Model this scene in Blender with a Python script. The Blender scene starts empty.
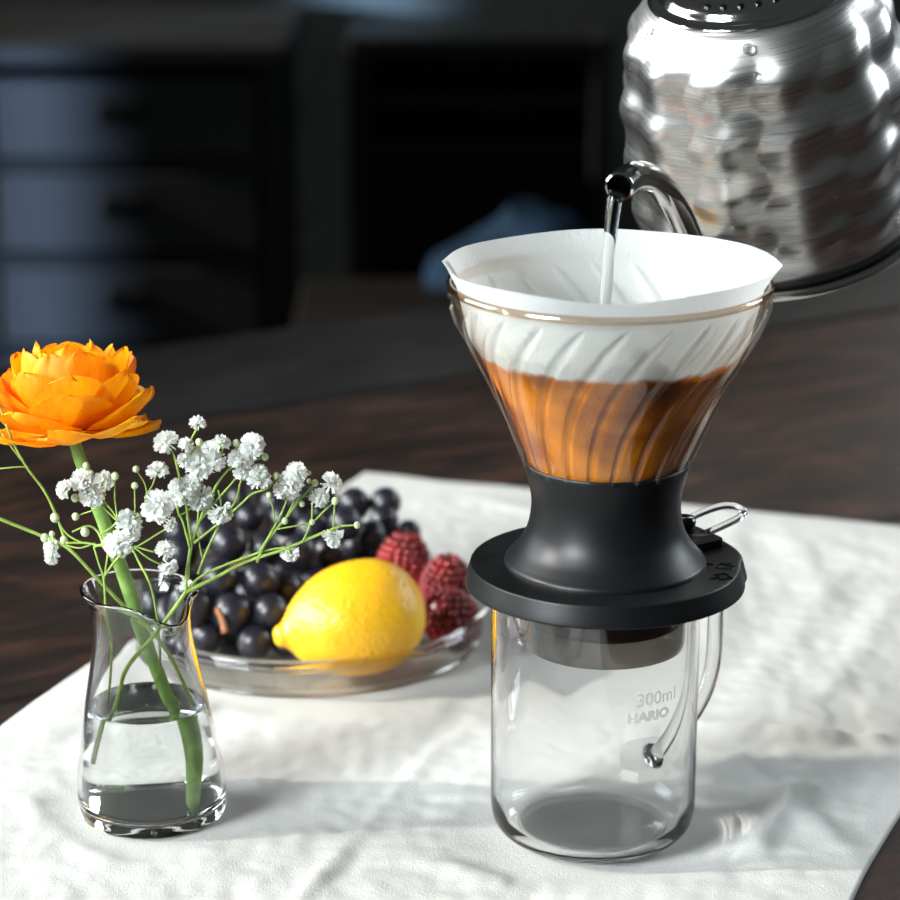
import bpy, math, random
from mathutils import Vector, Matrix, noise
random.seed(7)
sc = bpy.context.scene
COL = sc.collection
PI = math.pi
R_ = math.radians

# ------------------------------------------------------------------ camera
F_PX = 2700.0
PITCH = R_(16.5)
CH = 0.429
cam_d = bpy.data.cameras.new('camera')
cam = bpy.data.objects.new('camera', cam_d)
COL.objects.link(cam)
cam.location = (0, 0, CH)
cam.rotation_euler = (PI / 2 - PITCH, 0, 0)
cam_d.sensor_width = 36
cam_d.lens = 36 * F_PX / 900
cam_d.clip_start = 0.01
cam_d.dof.use_dof = True
cam_d.dof.focus_distance = 0.985
cam_d.dof.aperture_fstop = 9.5
sc.camera = cam

# ------------------------------------------------------------------ world and light
w = bpy.data.worlds.new('world')
sc.world = w
w.use_nodes = True
w.node_tree.nodes['Background'].inputs[0].default_value = (0.62, 0.70, 0.72, 1)
w.node_tree.nodes['Background'].inputs[1].default_value = 0.07

def light(name, kind, loc, target, energy, color=(1, 1, 1), **kw):
    d = bpy.data.lights.new(name, kind)
    d.energy = energy
    d.color = color
    for k, v in kw.items():
        setattr(d, k, v)
    o = bpy.data.objects.new(name, d)
    COL.objects.link(o)
    o.location = loc
    o.rotation_euler = (Vector(target) - Vector(loc)).to_track_quat('-Z', 'Y').to_euler()
    return o

SUN_EL = R_(27)
sd = Vector((-0.967 * math.cos(SUN_EL), -0.03 * math.cos(SUN_EL), math.sin(SUN_EL)))
light('sun', 'SUN', sd * 5, (0, 0, 0), 3.6, (1.0, 0.95, 0.87), angle=R_(1.8)).data.cycles.is_caustics_light = True
light('assumed_left_window_light', 'AREA', (-1.5, 1.42, 0.62), (0.0, 1.0, 0.1), 11, (0.86, 0.95, 1.0), shape='RECTANGLE', size=0.9, size_y=0.9, spread=R_(100)).data.cycles.is_caustics_light = True  # window out of view at left, assumed from reflections on lemon and kettle
light('side_fill_light', 'AREA', (-1.4, -0.2, 0.85), (0.0, 1.0, 0.1), 5.4, (0.88, 0.96, 1.0), shape='RECTANGLE', size=0.8, size_y=0.8, spread=R_(33))  # added soft fill from front left, brightens the sides facing the camera
light('assumed_right_window_light', 'AREA', (1.5, 1.7, 0.75), (0.15, 1.05, 0.2), 1.6, (0.84, 0.93, 1.0), shape='RECTANGLE', size=0.5, size_y=0.8, spread=R_(50))  # unseen right window, assumed from pale highlights on kettle and cone
light('added_back_light', 'AREA', (0.95, 3.0, 0.75), (0.2, 1.4, 0.05), 0.9, (0.95, 0.95, 0.92), shape='RECTANGLE', size=0.45, size_y=0.7, spread=R_(70))  # added lamp outside the frame, gives the table its sheen at right
light('added_drawer_light', 'AREA', (-2.2, 1.2, 0.1), (-0.465, 2.93, -0.1), 0.34, (0.5, 0.68, 1.0), shape='RECTANGLE', size=0.06, size_y=0.6, spread=R_(3))  # added narrow beam without a visible source, brightens the drawers' left third

vs = sc.view_settings
vs.view_transform = 'Standard'
vs.look = 'None'
vs.exposure = 0.0
vs.gamma = 1.0
vs.use_curve_mapping = False
cy = sc.cycles
cy.max_bounces = 14
cy.transmission_bounces = 12
cy.glossy_bounces = 6
cy.diffuse_bounces = 4
cy.transparent_max_bounces = 40
cy.use_denoising = True
cy.sample_clamp_indirect = 6

# ------------------------------------------------------------------ helpers
def pray(px, py):
    u = (px - 450) / F_PX
    v = -(py - 450) / F_PX
    return Vector((u, math.cos(PITCH) + v * math.sin(PITCH), -math.sin(PITCH) + v * math.cos(PITCH)))

def at_z(px, py, z=0.0):
    d = pray(px, py)
    return Vector((0, 0, CH)) + d * ((z - CH) / d.z)

def at_y(px, py, y):
    d = pray(px, py)
    return Vector((0, 0, CH)) + d * (y / d.y)

def thing(name, label, cat, loc=(0, 0, 0), group=None, kind=None):
    o = bpy.data.objects.new(name, None)
    o.empty_display_size = 0.01
    COL.objects.link(o)
    o.location = loc
    o['label'] = label
    o['category'] = cat
    if group: o['group'] = group
    if kind: o['kind'] = kind
    return o

def tag(o, label=None, cat=None, group=None, kind=None):
    if label: o['label'] = label
    if cat: o['category'] = cat
    if group: o['group'] = group
    if kind: o['kind'] = kind
    return o

def mk(name, V, F, mat=None, parent=None, smooth=True):
    me = bpy.data.meshes.new(name)
    me.from_pydata([tuple(v) for v in V], [], F)
    me.update()
    if smooth:
        me.shade_smooth()
    if mat: me.materials.append(mat)
    o = bpy.data.objects.new(name, me)
    COL.objects.link(o)
    if parent: o.parent = parent
    return o

def grid(fn, nu, nv, cu=False, cv=False):
    """fn(u,v) u,v in 0..1"""
    V, F = [], []
    mu = nu if cu else nu + 1
    mv = nv if cv else nv + 1
    for j in range(mv):
        for i in range(mu):
            V.append(fn(i / nu, j / nv))
    for j in range(nv):
        for i in range(nu):
            a = j * mu + i
            b = j * mu + (i + 1) % mu
            c = ((j + 1) % mv) * mu + (i + 1) % mu
            d = ((j + 1) % mv) * mu + i
            F.append((a, b, c, d))
    return V, F

def smooth_profile(P, n=6):
    """catmull-rom through profile points (r,z)"""
    out = []
    m = len(P)
    for i in range(m - 1):
        p0 = Vector(P[max(i - 1, 0)]); p1 = Vector(P[i]); p2 = Vector(P[i + 1]); p3 = Vector(P[min(i + 2, m - 1)])
        for k in range(n):
            t = k / n
            q = 0.5 * ((2 * p1) + (-p0 + p2) * t + (2 * p0 - 5 * p1 + 4 * p2 - p3) * t * t + (-p0 + 3 * p1 - 3 * p2 + p3) * t ** 3)
            out.append(q)
    out.append(Vector(P[-1]))
    return out

def lathe(P, n=96, fn=None):
    """closed of revolution from profile list (r,z); fn(r,z,phi)->(x,y,z) optional"""
    V, F = [], []
    for (r, z) in P:
        for i in range(n):
            a = 2 * PI * i / n
            if fn: V.append(fn(r, z, a))
            else: V.append((r * math.cos(a), r * math.sin(a), z))
    for j in range(len(P) - 1):
        for i in range(n):
            F.append((j * n + i, j * n + (i + 1) % n, (j + 1) * n + (i + 1) % n, (j + 1) * n + i))
    return V, F

def tube(pts, rad, n=10, cap=True, closed=False):
    """tube along 3D points, rad float or list"""
    pts = [Vector(p) for p in pts]
    m = len(pts)
    if not hasattr(rad, '__len__'): rad = [rad] * m
    V, F = [], []
    up = None
    for i, p in enumerate(pts):
        if closed: t = (pts[(i + 1) % m] - pts[i - 1]).normalized()
        else: t = (pts[min(i + 1, m - 1)] - pts[max(i - 1, 0)]).normalized()
        if up is None:
            up = t.orthogonal().normalized()
        else:
            up = (up - t * up.dot(t))
            up = up.normalized() if up.length > 1e-6 else t.orthogonal().normalized()
        s = t.cross(up)
        for k in range(n):
            a = 2 * PI * k / n
            V.append(p + (up * math.cos(a) + s * math.sin(a)) * rad[i])
    for i in range(m if closed else m - 1):
        j = (i + 1) % m
        for k in range(n):
            F.append((i * n + k, i * n + (k + 1) % n, j * n + (k + 1) % n, j * n + k))
    if cap and not closed:
        F.append(tuple(range(n - 1, -1, -1)))
        F.append(tuple((m - 1) * n + k for k in range(n)))
    return V, F

def curve_pts(P, n=6):
    P = [Vector(p) for p in P]
    out = []
    m = len(P)
    for i in range(m - 1):
        p0 = P[max(i - 1, 0)]; p1 = P[i]; p2 = P[i + 1]; p3 = P[min(i + 2, m - 1)]
        for k in range(n):
            t = k / n
            out.append(0.5 * ((2 * p1) + (-p0 + p2) * t + (2 * p0 - 5 * p1 + 4 * p2 - p3) * t * t + (-p0 + 3 * p1 - 3 * p2 + p3) * t ** 3))
    out.append(P[-1])
    return out

def join(parts):
    V, F = [], []
    for v, f in parts:
        o = len(V)
        V += list(v)
        F += [tuple(i + o for i in q) for q in f]
    return V, F

def box(cx, cy, cz, sx, sy, sz, bev=0.0):
    """bevelled box: chamfer all edges by an inset of the 8 corners (24 verts)"""
    hx, hy, hz = sx / 2, sy / 2, sz / 2
    b = bev
    V, F, idx = [], [], {}
    for X in (-1, 1):
        for Y in (-1, 1):
            for Z in (-1, 1):
                for ax in range(3):
                    p = [X * (hx - (0 if ax == 0 else b)), Y * (hy - (0 if ax == 1 else b)), Z * (hz - (0 if ax == 2 else b))]
                    idx[(X, Y, Z, ax)] = len(V)
                    V.append((cx + p[0], cy + p[1], cz + p[2]))
    for s in (-1, 1):
        q = [idx[(s, -1, -1, 0)], idx[(s, 1, -1, 0)], idx[(s, 1, 1, 0)], idx[(s, -1, 1, 0)]]
        F.append(tuple(q if s > 0 else q[::-1]))
        q = [idx[(-1, s, -1, 1)], idx[(-1, s, 1, 1)], idx[(1, s, 1, 1)], idx[(1, s, -1, 1)]]
        F.append(tuple(q if s > 0 else q[::-1]))
        q = [idx[(-1, -1, s, 2)], idx[(1, -1, s, 2)], idx[(1, 1, s, 2)], idx[(-1, 1, s, 2)]]
        F.append(tuple(q if s > 0 else q[::-1]))
    if b > 0:
        for s in (-1, 1):
            for t in (-1, 1):
                F.append((idx[(s, t, -1, 0)], idx[(s, t, 1, 0)], idx[(s, t, 1, 1)], idx[(s, t, -1, 1)]))
                F.append((idx[(s, -1, t, 0)], idx[(s, 1, t, 0)], idx[(s, 1, t, 2)], idx[(s, -1, t, 2)]))
                F.append((idx[(-1, s, t, 1)], idx[(1, s, t, 1)], idx[(1, s, t, 2)], idx[(-1, s, t, 2)]))
                for u in (-1, 1):
                    F.append((idx[(s, t, u, 0)], idx[(s, t, u, 1)], idx[(s, t, u, 2)]))
    return V, F

def xf(VF, M):
    return [M @ Vector(v) for v in VF[0]], VF[1]

# ------------------------------------------------------------------ materials
class NT:
    def __init__(s, name):
        s.m = bpy.data.materials.new(name)
        s.m.use_nodes = True
        s.t = s.m.node_tree
        s.t.nodes.clear()
        s.out = s.t.nodes.new('ShaderNodeOutputMaterial')
    def n(s, typ, ins=None, **props):
        nd = s.t.nodes.new('ShaderNode' + typ)
        for k, v in props.items(): setattr(nd, k, v)
        for k, v in (ins or {}).items():
            if isinstance(v, bpy.types.NodeSocket): s.t.links.new(v, nd.inputs[k])
            elif isinstance(v, bpy.types.Node): s.t.links.new(v.outputs[0], nd.inputs[k])
            else:
                if isinstance(v, tuple) and len(v) == 3 and nd.inputs[k].type == 'RGBA': v = v + (1,)
                nd.inputs[k].default_value = v
        return nd
    def surf(s, nd):
        s.t.links.new(nd.outputs[0], s.out.inputs['Surface'])
        return s.m
    def obj(s): return s.n('TexCoord').outputs['Object']
    def ramp(s, fac, stops):
        r = s.n('ValToRGB', {'Fac': fac})
        e = r.color_ramp.elements
        while len(e) < len(stops): e.new(0.5)
        for el, (p, c) in zip(e, stops):
            el.position = p
            el.color = tuple(c) + ((1,) if len(c) == 3 else ())
        return r.outputs[0]
    def noise(s, vec, scale, detail=3, rough=0.5, dist=0.0):
        return s.n('TexNoise', {'Vector': vec, 'Scale': scale, 'Detail': detail, 'Roughness': rough, 'Distortion': dist}).outputs[0]
    def bump(s, h, strength, dist, normal=None):
        d = {'Height': h, 'Strength': strength, 'Distance': dist}
        if normal: d['Normal'] = normal
        return s.n('Bump', d).outputs[0]
    def mathn(s, op, a, b=None, clamp=False):
        d = {0: a}
        if b is not None: d[1] = b
        return s.n('Math', d, operation=op, use_clamp=clamp).outputs[0]
    def mapping(s, vec, scale=(1, 1, 1), rot=(0, 0, 0)):
        return s.n('Mapping', {'Vector': vec, 'Scale': scale, 'Rotation': rot}).outputs[0]

def simple(name, col, rough=0.5, metal=0.0, var=0.12, scale=60, bump=0.0, bscale=300, bdist=0.0005, **kw):
    s = NT(name)
    o = s.obj()
    n = s.noise(o, scale, 3)
    lo = tuple(c * (1 - var) for c in col); hi = tuple(min(1, c * (1 + var)) for c in col)
    c = s.ramp(n, [(0.3, lo), (0.7, hi)])
    ins = {'Base Color': c, 'Roughness': rough, 'Metallic': metal}
    if bump: ins['Normal'] = s.bump(s.noise(o, bscale, 2), bump, bdist)
    ins.update(kw)
    return s.surf(s.n('BsdfPrincipled', ins))

def thin_glass(name, tint=(0.97, 0.985, 0.98), edge=(0.55, 0.57, 0.55), epow=3.0, rough=0.02, f0=0.045, extra=None, bump=None):
    """clear glass wall thin enough not to bend light: lets light through, reflects by angle, darker where seen edge-on"""
    s = NT(name)
    nrm = None
    if bump:
        nrm = s.bump(s.noise(s.obj(), bump[0], 2), bump[1], bump[2])
    lw = s.n('LayerWeight', {'Blend': 0.5} | ({'Normal': nrm} if nrm else {})).outputs['Facing']
    k = s.mathn('POWER', lw, epow)
    c = s.n('Mix', {0: k, 6: tint, 7: edge}, data_type='RGBA').outputs[2]
    tr = s.n('BsdfTransparent', {'Color': c})
    gl = s.n('BsdfGlossy', {'Color': (1, 1, 1), 'Roughness': rough} | ({'Normal': nrm} if nrm else {}))
    fr = s.mathn('ADD', s.mathn('MULTIPLY', s.mathn('POWER', lw, 4.5), 0.7), f0, True)
    mx = s.n('MixShader', {0: fr, 1: tr, 2: gl})
    return s.surf(mx)

def refr(name, col=(1, 1, 1), ior=1.33, rough=0.0):
    s = NT(name)
    return s.surf(s.n('BsdfGlass', {'Color': col, 'Roughness': rough, 'IOR': ior}))

def translucent(name, colfn, trans=0.4, rough=0.6, bump=None, tcol=None, spec=0.3):
    s = NT(name)
    c, h = colfn(s)
    nrm = s.bump(h, bump[0], bump[1]) if bump else None
    x = {'Normal': nrm} if nrm else {}
    p = s.n('BsdfPrincipled', {'Base Color': c, 'Roughness': rough, 'Specular IOR Level': spec} | x)
    t = s.n('BsdfTranslucent', {'Color': tcol if tcol else c} | x)
    return s.surf(s.n('MixShader', {0: trans, 1: p, 2: t}))

# linen
def m_linen():
    s = NT('linen')
    o = s.obj()
    w1 = s.noise(s.mapping(o, scale=(1, 0.3, 1), rot=(0, 0, R_(22))), 1700, 2, 0.5)
    w2 = s.noise(s.mapping(o, scale=(0.3, 1, 1), rot=(0, 0, R_(22))), 1700, 2, 0.5)
    weave = s.mathn('ADD', w1, w2)
    n = s.noise(o, 9, 5, 0.6)
    n2 = s.noise(o, 700, 2, 0.6)
    h = s.mathn('ADD', s.mathn('MULTIPLY', weave, 1.3), s.mathn('MULTIPLY', n2, 0.5))
    c = s.ramp(n, [(0.3, (0.45, 0.45, 0.43)), (0.7, (0.545, 0.54, 0.515))])
    c2 = s.n('Mix', {0: s.mathn('MULTIPLY', n2, 0.25), 6: c, 7: (0.5, 0.49, 0.46, 1)}, data_type='RGBA').outputs[2]
    return s.surf(s.n('BsdfPrincipled', {'Base Color': c2, 'Roughness': 0.92, 'Specular IOR Level': 0.15, 'Normal': s.bump(h, 0.6, 0.00017)}))
LINEN = m_linen()

def m_wood(name, c1, c2, c3, rough=0.42):
    s = NT(name)
    o = s.obj()
    mp = s.mapping(o, scale=(2.5, 9, 9))
    n = s.noise(mp, 6, 8, 0.65, 0.6)
    n2 = s.noise(s.mapping(o, scale=(3, 60, 60)), 8, 4, 0.6)
    n3 = s.noise(o, 5, 3)
    c = s.ramp(n, [(0.32, c1), (0.52, c2), (0.75, c3)])
    f = s.mathn('MULTIPLY', n2, 0.5)
    cc = s.n('Mix', {0: f, 6: c, 7: tuple(x * 0.3 for x in c1) + (1,)}, data_type='RGBA').outputs[2]
    h = s.mathn('ADD', n, s.mathn('MULTIPLY', n2, 0.6))
    r = s.ramp(n3, [(0.35, (rough,) * 3), (0.7, (rough + 0.2,) * 3)])
    return s.surf(s.n('BsdfPrincipled', {'Base Color': cc, 'Roughness': r, 'Normal': s.bump(h, 0.45, 0.002), 'Specular IOR Level': 0.4}))
WOOD = m_wood('dark_wood', (0.004, 0.0028, 0.0024), (0.020, 0.009, 0.006), (0.095, 0.038, 0.019))
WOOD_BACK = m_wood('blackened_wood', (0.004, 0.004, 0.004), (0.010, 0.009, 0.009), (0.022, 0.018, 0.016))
WOOD_MID = m_wood('bench_wood', (0.006, 0.004, 0.0025), (0.013, 0.008, 0.004), (0.02, 0.012, 0.006), 0.6)

CLEAR = thin_glass('clear_glass', edge=(0.70, 0.71, 0.70), tint=(0.99, 0.995, 0.99))
THICK = thin_glass('thick_clear_glass', tint=(0.975, 0.985, 0.98), edge=(0.45, 0.48, 0.46), epow=3.0, f0=0.06)
DISHG = thin_glass('dish_glass', tint=(0.99, 0.99, 0.985), edge=(0.62, 0.61, 0.57), epow=3.0, f0=0.05)
CONE_GLASS = thin_glass('ribbed_glass', tint=(0.97, 0.97, 0.96), edge=(0.66, 0.46, 0.30), epow=3.6, f0=0.04)  # brown edge tint paints in the coffee colour refracted by the ribs
RIM_GLASS = thin_glass('rim_glass', tint=(0.92, 0.87, 0.80), edge=(0.60, 0.38, 0.22), epow=1.4, f0=0.08)  # brown tint puts the coffee's reflection into the rim colour
SMOKE = thin_glass('smoked_plastic', tint=(0.42, 0.40, 0.38), edge=(0.12, 0.11, 0.10), epow=1.5, f0=0.07, rough=0.06)
SOLID = refr('solid_glass', (1, 1, 1), 1.45)
WATER = refr('water', (0.985, 1, 0.995), 1.333)
BLACK = simple('black_silicone', (0.0045, 0.005, 0.0055), 0.40, bump=0.15, bscale=2500, bdist=0.0001, **{'Specular IOR Level': 0.28})
BLACK_GLOSS = simple('black_gloss', (0.004, 0.004, 0.004), 0.12)
BLACK_PLASTIC = simple('black_plastic', (0.012, 0.012, 0.012), 0.35)
def m_print():
    s = NT('white_print')
    c = s.ramp(s.noise(s.obj(), 200, 2), [(0.3, (0.94, 0.95, 0.94)), (0.7, (0.97, 0.97, 0.97))])
    ink = s.n('MixShader', {0: 0.7, 1: s.n('BsdfDiffuse', {'Color': c}), 2: s.n('BsdfTranslucent', {'Color': c})})
    return s.surf(s.n('MixShader', {0: 0.55, 1: s.n('BsdfTransparent', {'Color': (1, 1, 1, 1)}), 2: ink}))
PRINT = m_print()

def m_steel(name, rough, col=(0.66, 0.645, 0.62), aniso=0.55):
    s = NT(name)
    o = s.obj()
    n = s.noise(s.mapping(o, scale=(2, 2, 200)), 12, 3, 0.5)
    c = s.ramp(n, [(0.3, tuple(x * 0.9 for x in col)), (0.7, col)])
    r = s.ramp(n, [(0.3, (rough * 0.85,) * 3), (0.7, (rough * 1.15,) * 3)])
    return s.surf(s.n('BsdfPrincipled', {'Base Color': c, 'Metallic': 1.0, 'Roughness': r, 'Anisotropic': aniso,
                                        'Normal': s.bump(n, 0.03, 0.0001)}))
STEEL = m_steel('brushed_steel', 0.29, aniso=0.4)
STEEL_POL = m_steel('polished_steel', 0.1, (0.7, 0.69, 0.67), 0.0)

# ------------------------------------------------------------------ room
def room():
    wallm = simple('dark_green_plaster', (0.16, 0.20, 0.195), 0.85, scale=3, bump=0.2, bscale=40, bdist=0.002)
    wy = 3.3
    o = mk('wall_back', *box(0.2, wy + 0.06, 0.6, 5.4, 0.12, 2.7), wallm, smooth=False); o['kind'] = 'structure'
    fl = mk('floor', *box(0.2, 1.3, -0.78, 5.4, 4.2, 0.06), WOOD_BACK, smooth=False); fl['kind'] = 'structure'
    # chest of drawers at the back left
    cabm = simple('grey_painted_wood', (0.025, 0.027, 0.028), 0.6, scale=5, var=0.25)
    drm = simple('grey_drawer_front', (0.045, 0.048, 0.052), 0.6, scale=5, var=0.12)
    x0 = at_y(-14, 200, 3.0).x; x1 = at_y(284, 200, 3.0).x
    top = at_y(100, 36, 3.0).z
    W = x1 - x0
    r = thing('chest_of_drawers', 'grey painted chest of drawers standing in the gloom against the back wall, left', 'cabinet', ((x0 + x1) / 2, 3.1, -0.75))
    H = top + 0.75
    parts = [box(0, 0, H - 0.012, W + 0.02, 0.34, 0.024, 0.003), box(-W / 2 + 0.01, 0, H / 2, 0.02, 0.32, H - 0.03, 0.002), box(W / 2 - 0.01, 0, H / 2, 0.02, 0.32, H - 0.03, 0.002),
             box(0, 0.15, H / 2, W - 0.03, 0.015, H - 0.03)]
    pitch = 0.105
    zs = []
    z = H - 0.035
    while z - pitch > 0.02:
        parts.append(box(0, -0.01, z - pitch + 0.006, W - 0.03, 0.3, 0.010, 0.001))
        zs.append(z - pitch / 2 + 0.006)
        z -= pitch
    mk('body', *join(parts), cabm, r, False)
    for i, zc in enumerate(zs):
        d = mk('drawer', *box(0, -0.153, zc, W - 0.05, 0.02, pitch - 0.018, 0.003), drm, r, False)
        mk('handle', *join([box(-0.006, -0.170, zc + 0.012, 0.050, 0.016, 0.016, 0.004), box(-0.006, -0.166, zc + 0.003, 0.044, 0.005, 0.022, 0.001)]), BLACK_PLASTIC, d, False)
    # dark open shelf unit / fireplace
    x0 = at_y(352, 200, 3.2).x; x1 = at_y(606, 200, 3.2).x
    zt = at_y(450, 26, 3.2).z
    W = x1 - x0; H = zt + 0.75
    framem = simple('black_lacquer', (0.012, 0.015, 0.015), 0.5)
    r = thing('shelf_unit', 'black open shelf unit with a dark interior beside the grey chest of drawers', 'shelf', ((x0 + x1) / 2, 3.2, -0.75))
    p = [box(-W / 2 + 0.012, 0, H / 2, 0.024, 0.18, H, 0.003), box(W / 2 - 0.012, 0, H / 2, 0.024, 0.18, H, 0.003), box(0, 0, H - 0.012, W - 0.05, 0.18, 0.024, 0.003), box(0, 0.08, H / 2, W - 0.05, 0.01, H - 0.05)]
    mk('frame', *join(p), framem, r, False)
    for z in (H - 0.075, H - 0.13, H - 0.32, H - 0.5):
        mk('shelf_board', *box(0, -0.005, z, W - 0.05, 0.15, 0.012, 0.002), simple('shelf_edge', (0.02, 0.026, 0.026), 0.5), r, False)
    # bench with blue cloth
    r = thing('wooden_bench', 'low brown wooden bench behind the far edge of the table', 'bench', (at_y(480, 300, 2.6).x, 2.6, -0.75))
    zt = at_y(400, 300, 2.6).z + 0.75
    mk('seat', *box(0, 0, zt - 0.015, 0.36, 0.2, 0.03, 0.004), WOOD_MID, r, False)
    for sx in (-1, 1):
        for sy in (-1, 1):
            mk('leg', *box(sx * 0.15, sy * 0.075, (zt - 0.03) / 2, 0.03, 0.03, zt - 0.03, 0.003), WOOD_MID, r, False)
    blue = simple('blue_cotton', (0.006, 0.036, 0.082), 0.9, scale=30, var=0.4)
    cx = at_y(510, 240, 2.62).x
    def bag(u, v):
        a = 2 * PI * u
        e = max(0.0, math.sin(PI * v)) ** 0.55
        x = 0.085 * math.cos(a) * e
        y = 0.06 * math.sin(a) * e
        z = 0.095 * v * (0.75 + 0.3 * math.sin(a * 1 + 0.8)) + 0.01 * noise.noise(Vector((x * 25, y * 25, v * 3)))
        return (x, y, max(0.0, z) + 0.001)
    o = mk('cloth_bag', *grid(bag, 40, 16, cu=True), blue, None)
    o.location = (cx, 2.6, zt - 0.75)
    tag(o, 'crumpled blue cotton bundle lying on the bench in the dark background', 'bag')
room()

# ------------------------------------------------------------------ table
def table():
    r = thing('dining_table', 'dark brown plank table under the linen cloth', 'table', (0, 0, -0.75))
    ang = R_(31)
    M = Matrix.Rotation(ang, 4, 'Z')
    bounds = [-0.054, 0.303, 0.660, 1.017, 1.374, 1.543]
    for i in range(len(bounds) - 1):
        a, b = bounds[i] + 0.0016, bounds[i + 1] - 0.0016
        V, F = box(0, 0, -0.02, 2.6, b - a, 0.04, 0.0025)
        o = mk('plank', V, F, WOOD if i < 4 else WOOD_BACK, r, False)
        o.location = M @ Vector((0.55, (a + b) / 2, 0)) + Vector((0, 0, 0.75 - 0.0006 * (i % 2)))
        o.rotation_euler = (0, 0, ang)
    for (x, y) in ((-0.55, 0.12), (1.65, 0.12), (-0.55, 1.42), (1.65, 1.42)):
        p = M @ Vector((x, y, 0))
        o = mk('leg', *box(0, 0, 0.35, 0.07, 0.07, 0.70, 0.004), WOOD, r, False)
        o.location = (p.x, p.y, 0); o.rotation_euler = (0, 0, ang)
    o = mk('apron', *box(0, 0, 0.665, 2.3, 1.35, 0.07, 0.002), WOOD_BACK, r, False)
    p = M @ Vector((0.55, 0.77, 0)); o.location = (p.x, p.y, 0); o.rotation_euler = (0, 0, ang)
table()

# positions of things on the table
JUG = at_z(592, 833, 0.0); JUG.z = 0.0012
DRP = Vector((at_y(605, 562, JUG.y).x, JUG.y, 0.0))
VASE = at_z(153.5, 813, 0.0); VASE.z = 0.0012
DISH = Vector((-0.0645, 1.150, 0.0012))
TABLE_TOP = 0.0012

# ------------------------------------------------------------------ linen cloth
def linen():
    Fc = Vector((-0.0462, 1.4024, 0)); ax = Vector((0.9455, -0.3256, 0)); ay = Vector((-0.3600, -0.9330, 0))
    W, L = 0.366, 0.74
    creases = []   # (p, dir, width, amp, length)
    def cr(p0, p1, wd, amp):
        a = at_z(*p0); b = at_z(*p1)
        creases.append((a, b, wd * 0.62, amp * 1.15))
    cr((300, 905), (448, 738), 0.008, 0.0016)
    cr((330, 880), (470, 700), 0.011, -0.0012)
    cr((745, 500), (690, 700), 0.016, 0.0009)
    cr((860, 560), (740, 700), 0.014, 0.0011)
    cr((700, 730), (880, 745), 0.008, 0.0030)
    cr((775, 740), (905, 748), 0.006, 0.0022)
    cr((840, 700), (860, 760), 0.010, -0.0028)
    cr((730, 760), (905, 900), 0.012, 0.0020)
    cr((750, 860), (800, 790), 0.009, 0.0026)
    cr((560, 905), (760, 830), 0.014, 0.0010)
    cr((230, 700), (90, 760), 0.010, 0.0012)
    cr((20, 800), (110, 870), 0.010, 0.0012)
    cr((400, 860), (520, 890), 0.012, 0.0010)
    cr((470, 500), (560, 520), 0.010, 0.0018)
    cr((780, 520), (830, 620), 0.016, 0.0009)
    cr((890, 600), (830, 700), 0.013, 0.0013)
    def calm(p):
        k = 1.0
        for c, rr in ((JUG, 0.040), (VASE, 0.029), (DISH, 0.084)):
            d = (Vector((p.x, p.y)) - Vector((c.x, c.y))).length
            t = min(1, max(0, (d - rr) / 0.022))
            k = min(k, t * t * (3 - 2 * t))
        return k
    def f(u, v):
        wob = 0.0025 * noise.noise(Vector((u * 7, v * 11, 1.3)))
        wob2 = 0.003 * noise.noise(Vector((u * 8, v * 10, 7.3)))
        p = Fc + ax * (W * u + wob) + ay * (L * v + wob2)
        h = 0.0
        for a, b, wd, amp in creases:
            d = b - a
            t = (p - a).dot(d) / d.length_squared
            tt = min(1, max(0, t))
            dist = (p - (a + d * tt)).length
            end = min(1, max(0, 4 * min(t + 0.12, 1.12 - t)))
            h += amp * math.exp(-(dist / wd) ** 2) * end
        h += 0.0016 * noise.noise(Vector((p.x * 16, p.y * 11, 0.0))) + 0.0008 * noise.noise(Vector((p.x * 60, p.y * 48, 3.0))) + 0.0005 * noise.noise(Vector((p.x * 150, p.y * 120, 5.0)))
        h = max(0.0, h + 0.0010) * calm(p)
        edge = min(u, 1 - u, v, 1 - v)
        return (p.x, p.y, 0.0009 + h * min(1, 0.1 + edge * 14))
    V, F = grid(f, 190, 330)
    nv = len(V)
    # underside and rim so the cloth has thickness
    V2 = [(x, y, max(0.00005, z - 0.0008)) for x, y, z in V]
    V = V + V2
    F = F + [tuple(i + nv for i in reversed(q)) for q in F]
    bl = [i for i in range(191)] + [191 * j + 190 for j in range(1, 331)] + [191 * 330 + i for i in range(189, -1, -1)] + [191 * j for j in range(329, 0, -1)]
    for i in range(len(bl)):
        a, b = bl[i], bl[(i + 1) % len(bl)]
        F.append((b, a, a + nv, b + nv))
    o = mk('linen_cloth', V, F, LINEN)
    o.cycles.is_caustics_receiver = True
    tag(o, 'creased off-white linen cloth spread diagonally over the dark table', 'tablecloth')
    return o
linen()

# ------------------------------------------------------------------ glass jug
def wrap_text(body, size, az, z, radius, root, name, bold=0.0, xscale=1.0, shear=0.0):
    cu = bpy.data.curves.new('text_tmp', 'FONT')
    cu.body = body; cu.size = size; cu.align_x = 'CENTER'; cu.align_y = 'CENTER'; cu.offset = bold; cu.shear = shear
    cu.resolution_u = 3
    to = bpy.data.objects.new('text_tmp', cu)
    COL.objects.link(to)
    dg = bpy.context.evaluated_depsgraph_get()
    me = bpy.data.meshes.new_from_object(to.evaluated_get(dg))
    bpy.data.objects.remove(to); bpy.data.curves.remove(cu)
    for v in me.vertices:
        a = az + v.co.x * xscale / radius
        r = radius + 0.00008 + v.co.z
        v.co = Vector((r * math.sin(a), -r * math.cos(a), z + v.co.y))
    me.materials.clear(); me.materials.append(PRINT)
    me.name = name
    o = bpy.data.objects.new(name, me)
    COL.objects.link(o); o.parent = root
    o.cycles.is_caustics_receiver = True
    return o

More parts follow.
